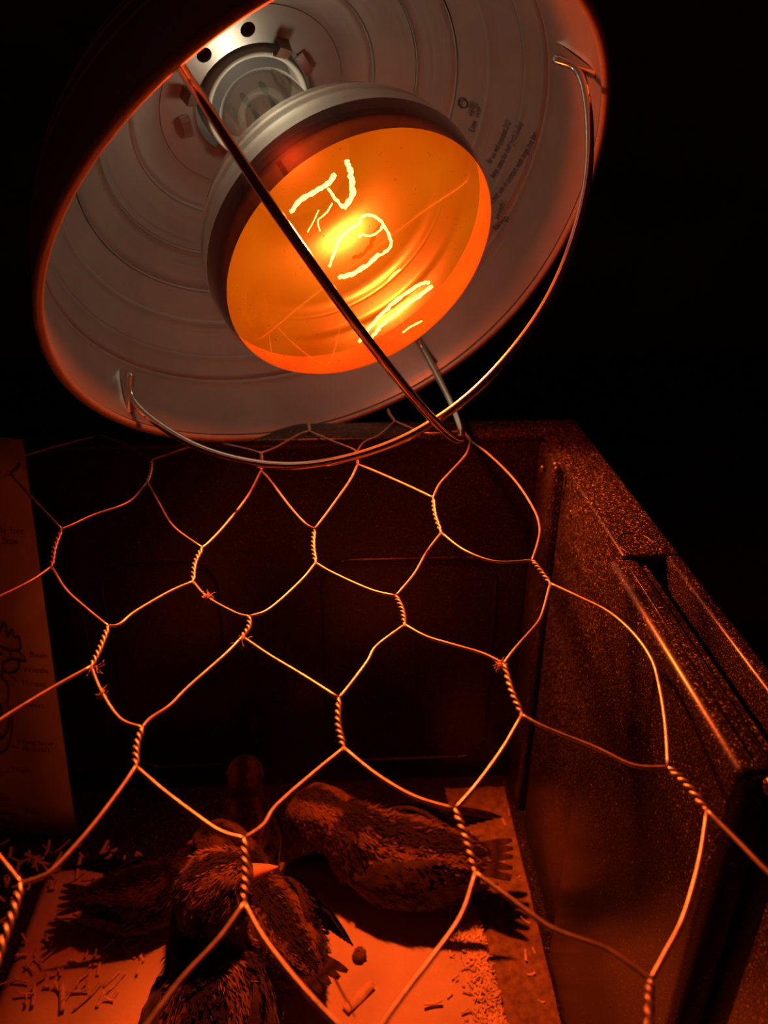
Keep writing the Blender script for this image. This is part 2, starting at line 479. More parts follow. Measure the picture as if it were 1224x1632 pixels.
# guard wires: bent hoops, each with its ends hooked through pinched tabs of the bowl
GP = [(-.1205, -.0275), (-.1248, -.0160), (-.1195, .001), (-.1067, .0237), (-.0923, .0415), (-.0747, .0576), (-.0563, .0693), (-.0344, .0780), (-.012, .0828)]
GP = GP + [(0.012, .0828)] + [(-a, t) for a, t in GP[:-1]][::-1]
for k, (ua, ub, ext) in enumerate(((L1, L2, 0.0), (L2, L1, 0.0042))):
    P = catmull([LO + ua * a + LA * (t + (ext if t > 0.01 else 0)) for a, t in GP], 8)
    mesh_obj('guard_wire', *tube(P, 0.0018, 14), 'guard', lamp, label='shiny bent guard hoop across the lamp mouth')
    for s in (-1, 1):
        A = LO + ua * s * 0.1192 + LA * (-0.0282)
        tha = math.atan2(s * (ua @ L2), s * (ua @ L1))
        w1 = LO + ua * s * (refl_r(-0.008, tha) + 0.0004) + LA * (-0.008)
        b1, b2 = w1 + ub * 0.0032, w1 - ub * 0.0032
        w2 = LO + ua * s * (refl_r(-0.033, tha) + 0.0003) + LA * (-0.033)
        mesh_obj('pinched_tab', [A, b1, w1 - ua * s * 0.001, b2, w2 + ub * 0.002, w2 - ub * 0.002], [(0, 1, 2), (0, 2, 3), (0, 4, 1), (0, 3, 5), (0, 5, 4)], 'alu', lamp, smooth=False)

# spring clips and tabs round the socket
def clip(px, py, mat, wdt, ln, h, rot):
    p = lamp_hit(px, py, ZP + 0.001)
    d = p - LO; a = math.atan2(d @ L2, d @ L1)
    er = L1 * math.cos(a) + L2 * math.sin(a); et = np.cross(LA, er)
    u = er * math.cos(rot) + et * math.sin(rot); v = np.cross(LA, u)
    T = 0.0006
    V, Fc = [], []
    pr = [(-ln / 2, 0.0), (-ln / 2 + 0.0015, h), (ln * 0.15, h * 0.9), (ln / 2, h * 0.25)]
    for (a_, b_) in pr:
        for s in (-1, 1):
            for dz in (0, T): V.append(p + u * a_ + v * s * wdt / 2 + LA * (b_ + dz))
    for i in range(len(pr) - 1):
        o, q = i * 4, (i + 1) * 4
        Fc += [(o, q, q + 2, o + 2), (o + 1, o + 3, q + 3, q + 1), (o, o + 1, q + 1, q), (o + 2, q + 2, q + 3, o + 3)]
    Fc += [(0, 2, 3, 1), (12, 13, 15, 14)]
    return weld(mesh_obj('spring_clip' if mat == 'brown' else 'retaining_tab', V, Fc, mat, lamp, smooth=False), 30)
clip(303, 147, 'brown', 0.0062, 0.009, 0.006, PI); clip(444, 74, 'brown', 0.0065, 0.009, 0.006, PI)
clip(297, 201, 'tab', 0.0045, 0.012, 0.0022, PI / 2); clip(484, 101, 'tab', 0.0045, 0.012, 0.0022, PI / 2)
clip(349, 228, 'tab', 0.007, 0.008, 0.004, PI)

# ---- bulb, its own axis leaning a little in the socket
Nb = np.array([.43, .777, -.46]); Nb /= np.linalg.norm(Nb)
Fb = c2w([-.0053, -.0977, .320]); BA = c2w(Nb, False)
bu = np.cross(BA, [0, 0, 1.0]); bu /= np.linalg.norm(bu); bv = np.cross(BA, bu)
def bl(prof_, seg=96): return lathe([(r, -s) for r, s in prof_], Fb, BA, bu, bv, seg)
lens_p = [(0.0, -0.0050), (0.012, -0.0047), (0.024, -0.0039), (0.036, -0.0026), (0.046, -0.0011), (0.053, 0.0008), (0.0575, 0.0034), (0.0602, 0.0064)]
band_p = [(0.0602, 0.0064), (0.0615, 0.0100), (0.0624, 0.014), (0.0628, 0.0180), (0.0631, 0.0215)]
thin_p = [(0.0631, 0.0215), (0.0629, 0.0255), (0.0620, 0.0300), (0.0613, 0.0318), (0.0617, 0.0332), (0.0606, 0.0370), (0.0580, 0.0420)]
shoulder_p = [(0.0580, 0.0420), (0.0568, 0.0435), (0.0570, 0.0448), (0.0535, 0.0490), (0.0490, 0.0545), (0.0430, 0.0615), (0.0365, 0.069), (0.0310, 0.076), (0.0270, 0.083)]
neck_p = [(0.0270, 0.083), (0.0248, 0.088), (0.0236, 0.094), (0.0230, 0.102), (0.0227, 0.112), (0.0222, 0.126)]
bulb = mesh_obj('bulb', *bl(shoulder_p), 'silver', lamp, label='reflector heat bulb, silvered glass shoulder')
mesh_obj('lower_shoulder', *bl(thin_p), 'semi', bulb)
mesh_obj('lens', *bl(lens_p), 'lens', bulb, label='round glowing orange-red bulb face')
mesh_obj('coated_side', *bl(band_p), 'band', bulb, label='dark red coated band of glass')
mesh_obj('neck', *bl(neck_p), 'clear', bulb, label='clear glass bulb neck')
mesh_obj('light_baffle', *bl([(0.0, 0.0800), (0.0262, 0.0800), (0.0262, 0.0806), (0.0, 0.0806)], 48), 'dull', bulb)  # disc added to block the inner light from the neck, darkened against glare
mesh_obj('stem', *bl([(0.0, 0.0812), (0.004, 0.0815), (0.006, 0.088), (0.009, 0.105), (0.013, 0.126)], 24), 'clear', bulb)
# glowing wires shaped as the coil's mirror images inside the bulb
def fil_pts(px, s): return [on_plane(x, y, Fb - BA * s, BA) for x, y in px]
def wob(P, amp):
    return [p + rng.normal(0, amp, 3) for p in P]
fil = [
    ([(553, 256), (559, 275), (562, 297), (561, 316), (548, 330)], 0.024, 0.0011, 'fil'),
    ([(546, 331), (533, 314), (523, 301)], 0.024, 0.0006, 'fil'),
    ([(464, 337), (475, 322), (495, 308), (512, 299), (524, 291), (534, 279)], 0.024, 0.0009, 'fil'),
    ([(510, 368), (507, 352), (521, 338), (530, 324)], 0.024, 0.00028, 'fil'),
    ([(490, 370), (500, 352), (508, 335)], 0.024, 0.00024, 'fil'),
    ([(525, 425), (532, 405), (541, 382), (556, 366), (572, 356), (577, 345), (596, 344), (611, 358), (623, 383), (619, 397), (600, 410), (575, 430), (540, 443)], 0.018, 0.0006, 'fil'),
    ([(604, 405), (585, 422), (560, 437), (540, 443)], 0.0185, 0.0009, 'fil'),
    ([(572, 378), (578, 374), (590, 376), (604, 368), (610, 358)], 0.018, 0.00045, 'fil'),
    ([(573, 545), (584, 528), (602, 508), (622, 487), (648, 467), (672, 452), (684, 450)], 0.012, 0.0008, 'fil'),
    ([(590, 541), (600, 528), (615, 512), (640, 492), (662, 475), (690, 456)], 0.012, 0.0008, 'fil'),
    ([(618, 447), (628, 436), (638, 430)], 0.014, 0.00035, 'fil'),
    ([(642, 530), (655, 520), (672, 512)], 0.011, 0.00035, 'fil'),
    ([(563, 412), (580, 404), (592, 388), (598, 372), (606, 360)], 0.021, 0.0009, 'glint'),  # pink glare streak drawn as a glowing wire, no real part
]
for px, s, r, mname in fil:
    P = wob(catmull(fil_pts(px, s), 5), r * 0.22)
    rad = [r * (0.75 + 0.45 * rng.random()) for _ in P]
    mesh_obj('filament_image' if mname == 'fil' else 'red_glint', *tube(P, rad, 7), mname, bulb)
# porcelain socket and the metal shell behind the bowl
mesh_obj('socket', *bl([(0.0232, 0.146), (0.0234, 0.135), (0.0240, 0.1320), (0.0254, 0.1310), (0.0266, 0.1320), (0.0272, 0.1350), (0.0275, 0.146)], 64), 'porcelain', lamp, label='cream porcelain bulb socket')
mesh_obj('socket_shell', *lathe([(0.034, ZP - 0.001), (0.034, ZP - 0.03), (0.029, ZP - 0.045), (0.020, ZP - 0.075), (0.012, ZP - 0.08), (0.0, ZP - 0.08)], LO, LA, L1, L2, 48), 'alu', lamp)
ce = LO + LA * (ZP - 0.078)
mesh_obj('power_cord', *tube(catmull([ce, ce - LA * 0.05, ce - LA * 0.09 + np.array([0, 0, 0.04]), ce - LA * 0.11 + np.array([0, 0.02, 0.2]), ce - LA * 0.11 + np.array([0, 0.02, 1.3])], 8), 0.0032, 8), 'cord', lamp)
# bulb light behind the face; another added in the neck to brighten the bowl
def lamp_light(name, s, power, col, size):
    l = bpy.data.lights.new(name, 'POINT'); l.energy = power; l.color = col; l.shadow_soft_size = size
    o = bpy.data.objects.new(name, l); C.objects.link(o)
    o.parent = lamp; o.matrix_parent_inverse = ROOTM[lamp.name]
    o.location = tuple(Fb - BA * s)
    return o
lamp_light('filament_light', 0.043, 12.5, (1.0, 0.86, 0.66), 0.008)
lamp_light('neck_fill_light', 0.101, 0.060, (1.0, 0.83, 0.62), 0.006)

# faint print on the bowl wall
def text_mesh(s, size):
    cu = bpy.data.curves.new('t', 'FONT'); cu.body = s; cu.size = size; cu.resolution_u = 2
    o = bpy.data.objects.new('t', cu); C.objects.link(o)
    dg = bpy.context.evaluated_depsgraph_get()
    me = o.evaluated_get(dg).to_mesh()
    V = [tuple(v.co) for v in me.vertices]; Fc = [tuple(p.vertices) for p in me.polygons]
    o.evaluated_get(dg).to_mesh_clear()
    bpy.data.objects.remove(o); bpy.data.curves.remove(cu)
    return V, Fc
def bowl_hit(px, py):
    d = ray(px, py); best = None
    for t in np.linspace(0.25, 0.5, 1200):
        p = CAM + d * t - LO; z = p @ LA
        if ZP < z < 0 and math.hypot(p @ L1, p @ L2) < 0.14:
            e = math.hypot(p @ L1, p @ L2) - refl_r(z, math.atan2(p @ L2, p @ L1))
            if best is not None and best[0] < 0 <= e: return math.atan2(p @ L2, p @ L1), z
            best = (e, z)
    return None
def prof_len_to(z):
    L = [0]
    for a, b in zip(prof[:-1], prof[1:]): L.append(L[-1] + math.hypot(b[0] - a[0], b[1] - a[1]))
    L = np.array(L); Z = np.array([p[1] for p in prof]); Rr = np.array([p[0] for p in prof])
    return L, Z, Rr
PLn, PZn, PRn = prof_len_to(0)
def bowl_text(s, px0, px1, size_mm):
    h0, h1 = bowl_hit(*px0), bowl_hit(*px1)
    if not h0 or not h1: return
    V, Fc = text_mesh(s, size_mm / 1000)
    wv = max(v[0] for v in V)
    l0, l1 = np.interp(h0[1], PZn, PLn), np.interp(h1[1], PZn, PLn)
    da = (h1[0] - h0[0] + PI) % (2 * PI) - PI
    out = []
    for x, y, _ in V:
        k = x / wv
        th = h0[0] + da * k; l = l0 + (l1 - l0) * k - y
        z = np.interp(l, PLn, PZn); r = np.interp(l, PLn, PRn) - 0.00035 + rmod(th, z)
        out.append(lp(r * math.cos(th), r * math.sin(th), z))
    mesh_obj('lettering', out, Fc, 'ink', lamp, smooth=False)
bowl_text('for use with porcelain 2/12', (783, 262), (815, 196), 5)
bowl_text('lamp sizes for ball (with bulbs)', (787, 285), (834, 197), 5)
bowl_text('do not use in contact with large inst bar', (782, 330), (857, 214), 5)
bowl_text('LISTED', (751, 182), (757, 162), 3)
bowl_text('PORTABLE', (755, 186), (763, 164), 3)
bowl_text('LAMP', (763, 188), (768, 172), 3)
bowl_text('E.max', (756, 212), (761, 194), 5)
bowl_text('with', (794, 352), (806, 326), 5)
bowl_text('lamp', (791, 368), (812, 348), 5)
hq = bowl_hit(739, 164)
if hq:
    l0 = np.interp(hq[1], PZn, PLn); ring = []
    for a in np.linspace(0, 2 * PI, 25):
        l = l0 + 0.0026 * math.cos(a); th = hq[0] + 0.0026 * math.sin(a) / np.interp(l, PLn, PRn)
        zz = np.interp(l, PLn, PZn); rq = np.interp(l, PLn, PRn) - 0.0004 + rmod(th, zz); ring.append(lp(rq * math.cos(th), rq * math.sin(th), zz))
    mesh_obj('approval_mark', *tube(ring, 0.00035, 6, caps=False), 'ink', lamp)
    bowl_text('UL', (736, 170), (741, 158), 3.2)

# ------------------------------------------------------------------ chicken wire lying over the tote
ZN = 0.2672
net = empty('wire_netting', (0, 0.2, ZN), label='hexagonal galvanised wire netting stretched over the tote', cat='wire netting')
WR = 0.00056
def np_(p): return on_z(p[0], p[1], ZN)
TW = {
 'T1': [(98, 843), (87, 872), (82, 903)], 'T2': [(241, 733), (240, 750), (235, 768)], 'T3': [(322, 873), (310, 898), (307, 927)],
 'T4': [(172, 998), (160, 1030), (145, 1062)], 'T5': [(397, 983), (396, 1000), (386, 1015)], 'T6': [(226, 1160), (217, 1190), (216, 1222)],
 'T7': [(501, 843), (499, 870), (503, 897)], 'T8': [(631, 950), (641, 972), (645, 996)], 'T9': [(690, 793), (693, 820), (703, 849)],
 'T10': [(848, 893), (862, 910), (877, 930)], 'T11': [(540, 1113), (539, 1155), (548, 1193)], 'T12': [(803, 1058), (815, 1100), (832, 1140)],
 'T13': [(725, 1290), (744, 1340), (758, 1392)], 'T14': [(389, 1337), (391, 1390), (389, 1440)], 'T15': [(1065, 1223), (1096, 1252), (1127, 1292)],
 'T16': [(33, 1408), (22, 1450), (4, 1500), (-14, 1560)], 'T17': [(1037, 1562), (1035, 1600), (1034, 1665)],
 'T18': [(416, 722), (417, 736), (416, 750)], 'T19': [(568, 722), (569, 731), (570, 740)], 'T20': [(736, 687), (744, 695), (750, 703)],
 'T21': [(33, 728), (29, 742), (16, 755)], 'Tz2': [(618, 652), (621, 661), (629, 671)], 'Tz1': [(492, 668), (492, 678), (493, 687)],
 'Tz0': [(333, 684), (334, 694), (335, 703)], 'Tf2': [(590, 1680), (595, 1730), (598, 1800)], 'Tf1': [(200, 1680), (195, 1730), (190, 1800)],
}
LK = [
 [(493, 687), (477, 692), (440, 713), (416, 722)], [(493, 687), (530, 703), (563, 716), (568, 722)],
 [(629, 671), (605, 693), (580, 705), (568, 722)], [(629, 671), (650, 680), (680, 690), (712, 689), (736, 687)],
 [(335, 703), (387, 714), (416, 722)], [(335, 703), (300, 713), (270, 723), (241, 733)], [(160, 693), (200, 708), (241, 733)],
 [(160, 693), (100, 708), (33, 728)], [(33, 728), (0, 715), (-40, 700)], [(16, 755), (-10, 768), (-60, 790)], [(16, 755), (45, 787), (98, 843)],
 [(235, 768), (205, 800), (150, 820), (115, 836), (98, 843)], [(235, 768), (255, 805), (277, 840), (322, 873)],
 [(416, 750), (395, 790), (360, 835), (335, 862), (322, 873)], [(416, 750), (430, 765), (460, 805), (485, 833), (501, 843)],
 [(570, 740), (558, 765), (530, 805), (510, 832), (501, 843)], [(570, 740), (600, 752), (650, 774), (690, 793)],
 [(750, 703), (742, 725), (715, 755), (700, 772), (690, 793)], [(750, 703), (780, 725), (820, 765), (850, 810), (860, 840), (857, 865), (848, 893)],
 [(82, 903), (50, 925), (0, 950), (-50, 972)], [(82, 903), (105, 940), (140, 972), (172, 998)],
 [(307, 927), (270, 943), (215, 975), (190, 995), (172, 998)], [(307, 927), (330, 952), (375, 977), (397, 983)],
 [(503, 897), (480, 925), (430, 970), (397, 983)], [(503, 897), (530, 913), (590, 940), (631, 950)],
 [(703, 849), (680, 880), (660, 915), (631, 950)], [(703, 849), (740, 877), (790, 895), (848, 893)],
 [(145, 1062), (80, 1098), (0, 1147), (-60, 1190)], [(145, 1062), (160, 1100), (190, 1145), (226, 1160)],
 [(386, 1015), (360, 1042), (300, 1095), (270, 1125), (240, 1145), (226, 1160)], [(386, 1015), (430, 1045), (480, 1075), (540, 1113)],
 [(645, 996), (600, 1030), (585, 1055), (555, 1095), (540, 1113)], [(645, 996), (680, 1015), (730, 1030), (770, 1042), (803, 1058)],
 [(877, 930), (865, 975), (855, 995), (820, 1035), (803, 1058)], [(877, 930), (920, 950), (970, 975), (1010, 1010), (1038, 1050), (1050, 1090), (1060, 1150), (1065, 1223)],
 [(216, 1222), (190, 1260), (140, 1325), (85, 1385), (60, 1400), (33, 1408)], [(216, 1222), (260, 1260), (310, 1298), (350, 1325), (389, 1337)],
 [(548, 1193), (500, 1232), (440, 1285), (420, 1315), (389, 1337)], [(548, 1193), (600, 1235), (660, 1270), (725, 1290)],
 [(832, 1140), (800, 1195), (760, 1250), (725, 1290)], [(832, 1140), (870, 1160), (950, 1192), (1010, 1220), (1065, 1223)],
 [(33, 1408), (0, 1367), (-40, 1320)], [(389, 1440), (350, 1495), (290, 1560), (230, 1640), (200, 1680)],
 [(389, 1440), (420, 1495), (470, 1560), (530, 1625), (590, 1680)], [(758, 1392), (735, 1460), (690, 1525), (640, 1590), (610, 1635), (590, 1680)],
 [(758, 1392), (810, 1430), (880, 1480), (960, 1510), (1000, 1535), (1037, 1562)], [(1127, 1292), (1115, 1370), (1090, 1460), (1060, 1520), (1037, 1562)],
 [(1127, 1292), (1170, 1335), (1224, 1390), (1290, 1450)],
]
def to_px(p):
    q = M3.T @ (np.asarray(p) - CAM)
    return (q[0] / q[2] * F_PX + CX, q[1] / q[2] * F_PX + CY) if q[2] > 0.01 else (-9e3, 9e3)
strands = [[np_(p) for p in pts] for pts in LK]
twists = [[np_(p) for p in pts] for pts in TW.values()]
# the net goes on past the traced part: the same hexagon lattice, a little irregular
O_ = np_(TW['T14'][0]); U_ = ((np_(TW['T13'][0]) - O_) + (O_ - np_(TW['T16'][0]))) / 2
V_ = ((O_ - np_(TW['T5'][0])) + (np_(TW['T13'][0]) - np_(TW['T8'][0]))) / 2
D_ = (np_(TW['T14'][-1]) - O_ + np_(TW['T13'][-1]) - np_(TW['T13'][0])) / 2
new = {}
for r in range(-8, 6):
    for c in range(-6, 5):
        t = O_ + U_ * (c + 0.5 * (r % 2)) + V_ * 0.5 * r
        x, y = to_px(t); xb, yb = to_px(t + D_)
        inside = (-45 < x < 1270 and -50 < y < 1690) or (-45 < xb < 1270 and -50 < yb < 1690)
        if inside or not (-0.31 < t[0] < 0.10 and -0.07 < t[1] + D_[1] and t[1] < 0.38): continue
        if min(np.linalg.norm(t - w_[0]) for w_ in twists) < 0.6 * np.linalg.norm(U_): continue
        j = np.array([rng.normal(0, 0.002), rng.normal(0, 0.002), 0])
        new[(r, c)] = (t + j, t + D_ + j)
def link(a, b):
    m = (a + b) / 2 + np.array([rng.normal(0, 0.0012), rng.normal(0, 0.0012), 0])
    strands.append([a, a + (m - a) * 0.5 + np.array([0, -0.0012, 0]), m, b + (m - b) * 0.5 + np.array([0, 0.0012, 0]), b])
open_low = [np_(TW[k][-1]) for k in ('T16', 'T17', 'Tf1', 'Tf2')]
for (r, c), (t, bt) in new.items():
    off = 0 if r % 2 == 0 else 1
    for c2 in (c + off - 1, c + off):
        if (r + 1, c2) in new: link(bt, new[(r + 1, c2)][0])
        up = (r - 1, c2)
        if up not in new:
            q = min(open_low, key=lambda p: np.linalg.norm(p - t))
            if np.linalg.norm(q - t) < 0.9 * np.linalg.norm(U_) and all(np.linalg.norm(q - st[0]) > 1e-6 or np.linalg.norm(t - st[-1]) > 1e-6 for st in strands): link(q, t)
    twists.append([t, (t + bt) / 2, bt])
ends = [e for tb in new.values() for e in tb]
for st in strands[:len(LK)]:                         # traced strands that leave the frame run on to the next twist
    x, y = to_px(st[-1])
    if (x < -30 or y > 1700) and ends:
        q = min(ends, key=lambda e: np.linalg.norm(e - st[-1]))
        if np.linalg.norm(q - st[-1]) < 0.035: st.append(q)
for st in strands:
    mesh_obj('wire_strand', *tube(catmull(st, 6), WR, 8), 'wire', net)
for tw_ in twists:
    Q = catmull(tw_, 12)
    L = sum(np.linalg.norm(b - a) for a, b in zip(Q[:-1], Q[1:]))
    turns = max(1.5, min(4.0, L / 0.0052)); n = len(Q)
    K = int(14 * turns)
    parts = []
    for s in (0, 1):
        P = []
        for i in range(K + 1):
            k = i / K * (n - 1); j = min(int(k), n - 2); q = Q[j] + (Q[j + 1] - Q[j]) * (k - j)
            t = Q[j + 1] - Q[j]; t /= np.linalg.norm(t); a = np.cross(t, [0, 0, 1.0]); b = np.array([0, 0, 1.0])
            th = 2 * PI * turns * i / K + s * PI
            e = min(1, i / K * 8, (1 - i / K) * 8)
            P.append(q + (a * math.cos(th) + b * math.sin(th)) * WR * 0.95 * e)
        parts.append(tube(P, WR * 0.95, 7))
    mesh_obj('twist', *join(*parts), 'wire', net)

# wisps of down caught on the wire
def fluff(px, py, n, size, label, hang):
    p0 = np_((px, py)) + np.array([0, 0, 0.0008])
    parts = []
    for i in range(n):
        d = rng.normal(0, 1, 3); d[2] = -abs(d[2]) * hang if rng.random() < 0.8 else d[2] * 0.3
        d /= np.linalg.norm(d); P = [p0 + rng.normal(0, size * 0.12, 3)]
        for k in range(4):
            d = d + rng.normal(0, 0.45, 3); d /= np.linalg.norm(d); P.append(P[-1] + d * size / 4)
        parts.append(tube(catmull(P, 3), 0.00012, 4))
    mesh_obj('down_fluff', *join(*parts), 'fluff', label=label, cat='fluff')
fluff(332, 953, 26, 0.0026, 'small tangle of brown down caught on netting wire between two twists', 0.5)
fluff(150, 1066, 8, 0.004, 'thin wisp of down hanging below the twist beside the paper chart', 1.2)
fluff(163, 1107, 16, 0.0028, 'curled wisp of down on the wire under the twist beside the chart', 0.8)
fluff(385, 1020, 6, 0.005, 'few down hairs hanging under a twist over the dark end wall', 1.5)
fluff(797, 1062, 34, 0.0028, 'dense orange clump of down at the top of a long twist', 1.2)

# ------------------------------------------------------------------ paper chart standing in the tote
pb = on_z(122, 1332, 0.002)
d = ray(35, 699)
ts = np.linspace(0.2, 0.8, 6001)
err = [abs(np.linalg.norm(CAM + d * t - pb) - 0.2795) for t in ts]
pt = max((CAM + d * t for e, t in zip(err, ts) if e < min(err) + 0.0006), key=lambda q: q[2])   # the more upright solution
eu = pt - pb; eu /= np.linalg.norm(eu)
el_ = np.array([-1.0, 0.05, 0.0]); el_ -= eu * (el_ @ eu); el_ /= np.linalg.norm(el_)
en = np.cross(el_, eu);
if en[1] > 0: en = -en
chart = empty('paper_chart', pb, (el_, -en, eu) if np.dot(np.cross(el_, -en), eu) > 0 else (el_, en, eu), label='white paper chart with a rooster drawing standing inside the tote', cat='poster')
def ch(u, v, o=0.0): return pb + el_ * u + eu * v + en * o      # u left from the right edge, v up, metres
W_, H_ = 0.216, 0.2795
V, Fc = [], []
nu, nv = 10, 12
for j in range(nv + 1):
    for i in range(nu + 1):
        V.append(ch(W_ * i / nu, H_ * j / nv, 0.0012 * math.sin(j / nv * 3.0) - 0.0012))
for j in range(nv):
    for i in range(nu):
        a = j * (nu + 1) + i; Fc.append((a, a + 1, a + nu + 2, a + nu + 1))
sheet = mesh_obj('sheet', V, Fc, 'paper', chart)
sheet.modifiers.new('thick', 'SOLIDIFY').thickness = 0.0003
def chart_px(px, py):
    p = on_plane(px, py, pb, en) - pb
    return p @ el_, p @ eu
def stroke(px, r=0.0006, smooth=True):
    P = [ch(*chart_px(*q), 0.0009) for q in px]
    if smooth and len(P) > 2: P = catmull(P, 5)
    mesh_obj('drawn_line', *tube(P, r, 5), 'ink', chart)
stroke([(-14, 1008), (0, 1006), (9, 991), (13, 1014), (20, 1001), (24, 1015), (30, 1012), (33, 1022), (34, 1032), (30, 1037)])
stroke([(-14, 1024), (0, 1029), (15, 1035), (30, 1037), (40, 1046), (43, 1053), (30, 1051), (19, 1049), (18, 1038)], smooth=False)
stroke([(30, 1052), (31, 1062), (25, 1070), (14, 1071), (6, 1066), (7, 1055), (17, 1050)])
stroke([(5, 1068), (4, 1080), (13, 1088), (15, 1105), (13, 1120), (18, 1130), (21, 1142), (20, 1165), (16, 1185), (8, 1197), (-8, 1202)])
stroke([(16, 1143), (14, 1160), (8, 1172), (-6, 1182)])
stroke([(-10, 1116), (0, 1120), (4, 1137), (-6, 1140)])
stroke([(-12, 1038), (0, 1042), (4, 1040)], 0.0008)
stroke([(-10, 1296), (10, 1298), (27, 1299)], 0.0011); stroke([(-6, 1305), (8, 1309), (21, 1317)], 0.0009)
stroke([(-10, 1282), (38, 1283), (41, 1300), (42, 1322)], 0.0003, False)
for a, b in (((0, 1230), (17, 1228)), ((20, 1189), (32, 1191)), ((31, 1065), (34, 1066)), ((19, 1077), (30, 1086))): stroke([a, b], 0.00028, False)
def chart_text(s, px, py, size_mm):
    V, Fc = text_mesh(s, size_mm / 1000)
    u0, v0 = chart_px(px, py)
    mesh_obj('lettering', [ch(u0 - x, v0 + y, 0.0006) for x, y, _ in V], Fc, 'ink', chart, smooth=False)
chart_text('Beak', 48, 1046, 5.4); chart_text('Wattle', 37, 1070, 5.4); chart_text('Throat', 34, 1091, 5.4); chart_text('Breast', 34, 1125, 5.4)
chart_text('Wing bow', 27, 1184, 5.4); chart_text('(breast)', 36, 1195, 5.4); chart_text('Thigh', 18, 1228, 5.4); chart_text('Shank', -14, 1273, 5.4); chart_text('Foot', 42, 1295, 5.4)
chart_text('s by her', -14, 847, 5.6); chart_text('or Size', -16, 864, 5.6)

# ------------------------------------------------------------------ bedding
ZPAD = 0.006
qa, qb = on_z(757, 1462, ZPAD), on_z(801, 1632, ZPAD)
def pad_edge(y):                                  # x of the pad's right edge at a given y
    k = (y - qa[1]) / (qb[1] - qa[1]); return qa[0] + (qb[0] - qa[0]) * k
V, Fc = [], []
ys = np.linspace(YF + 0.02, 0.338, 60); nx = 40
XPL = on_z(45, 1450, ZPAD)[0]
for j, y in enumerate(ys):
    xr = pad_edge(y) + 0.0015 * math.sin(y * 310) + rng.normal(0, 0.0008)
    for i in range(nx + 1):
        x = XPL + (xr - XPL) * i / nx
        V.append((x, y, ZPAD * (0.35 if i in (0, nx) else 1) + 0.0006 * math.sin(x * 60 + y * 35)))
for j in range(len(ys) - 1):
    for i in range(nx):
        a = j * (nx + 1) + i; Fc.append((a, a + 1, a + nx + 2, a + nx + 1))
pad = mesh_obj('bedding_pad', V, Fc, 'pad', label='pale fibre bedding pad covering the tote floor under the chicks', cat='bedding pad')
sm = pad.modifiers.new('thick', 'SOLIDIFY'); sm.thickness = 0.0045; sm.offset = -1

def shaving(p, L, wd, yaw, curl, tilt):
    e = np.array([math.cos(yaw), math.sin(yaw), 0]); f = np.array([-math.sin(yaw), math.cos(yaw), 0]); n = 6
    V, Fc = [], []
    for i in range(n + 1):
        t = i / n - 0.5; ww = wd * (1 - 0.5 * abs(t) ** 2) * 0.5
        z = curl * (t * t) * 4 + tilt * (t + 0.5)
        for s in (-1, 1): 
            for dz in (0, 0.0005): V.append(p + e * t * L + f * s * ww + np.array([0, 0, z + dz]))
    for i in range(n):
        o, q = 4 * i, 4 * i + 4
        Fc += [(o, q, q + 2, o + 2), (o + 1, o + 3, q + 3, q + 1), (o, o + 1, q + 1, q), (o + 2, q + 2, q + 3, o + 3)]
    Fc += [(0, 2, 3, 1), (4 * n, 4 * n + 1, 4 * n + 3, 4 * n + 2)]
    return V, Fc
# ragged fringe of fine shavings along the pad's right edge
parts = []
for i in range(2600):
    y = rng.uniform(0.0, 0.30); x = pad_edge(y) - abs(rng.normal(0, 0.0075)) + 0.0012
    parts.append(shaving(np.array([x, y, ZPAD + rng.uniform(-0.001, 0.0012)]), rng.uniform(0.0015, 0.0065), rng.uniform(0.0005, 0.0014), rng.uniform(0, PI), rng.uniform(0, 0.0008), rng.uniform(0, 0.0008)))
mesh_obj('wood_shavings', *join(*parts), 'shav', label='ragged fringe of fine wood shavings along the pad edge', cat='wood shavings', kind='stuff')
parts = []
for i in range(170):
    q = on_z(rng.uniform(-60, 230), rng.uniform(1345, 1600), ZPAD + 0.001)
    if rng.random() < (q[1] - 0.16) * 6: parts.append(shaving(q, rng.uniform(0.003, 0.013), rng.uniform(0.0008, 0.0022), rng.uniform(0, PI), rng.uniform(0, 0.002), rng.uniform(0, 0.0015)))
for i in range(70):
    q = np.array([rng.uniform(0.075, 0.105), rng.uniform(-0.02, 0.38), 0.001])
    parts.append(shaving(q, rng.uniform(0.002, 0.008), rng.uniform(0.0006, 0.0016), rng.uniform(0, PI), rng.uniform(0, 0.002), rng.uniform(0, 0.0015)))
mesh_obj('loose_shavings', *join(*parts), 'shav', label='loose shavings scattered on the floor below the paper chart and wall', cat='wood shavings', kind='stuff')
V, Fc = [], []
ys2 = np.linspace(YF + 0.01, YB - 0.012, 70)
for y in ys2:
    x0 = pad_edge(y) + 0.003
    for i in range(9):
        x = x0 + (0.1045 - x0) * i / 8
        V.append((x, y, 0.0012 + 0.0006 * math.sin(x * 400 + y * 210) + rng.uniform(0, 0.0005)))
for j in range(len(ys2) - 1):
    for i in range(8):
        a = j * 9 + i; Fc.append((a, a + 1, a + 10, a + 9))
mesh_obj('sawdust', V, Fc, 'sawdust', label='thin layer of brown sawdust between the pad and the side wall', cat='sawdust', kind='stuff')
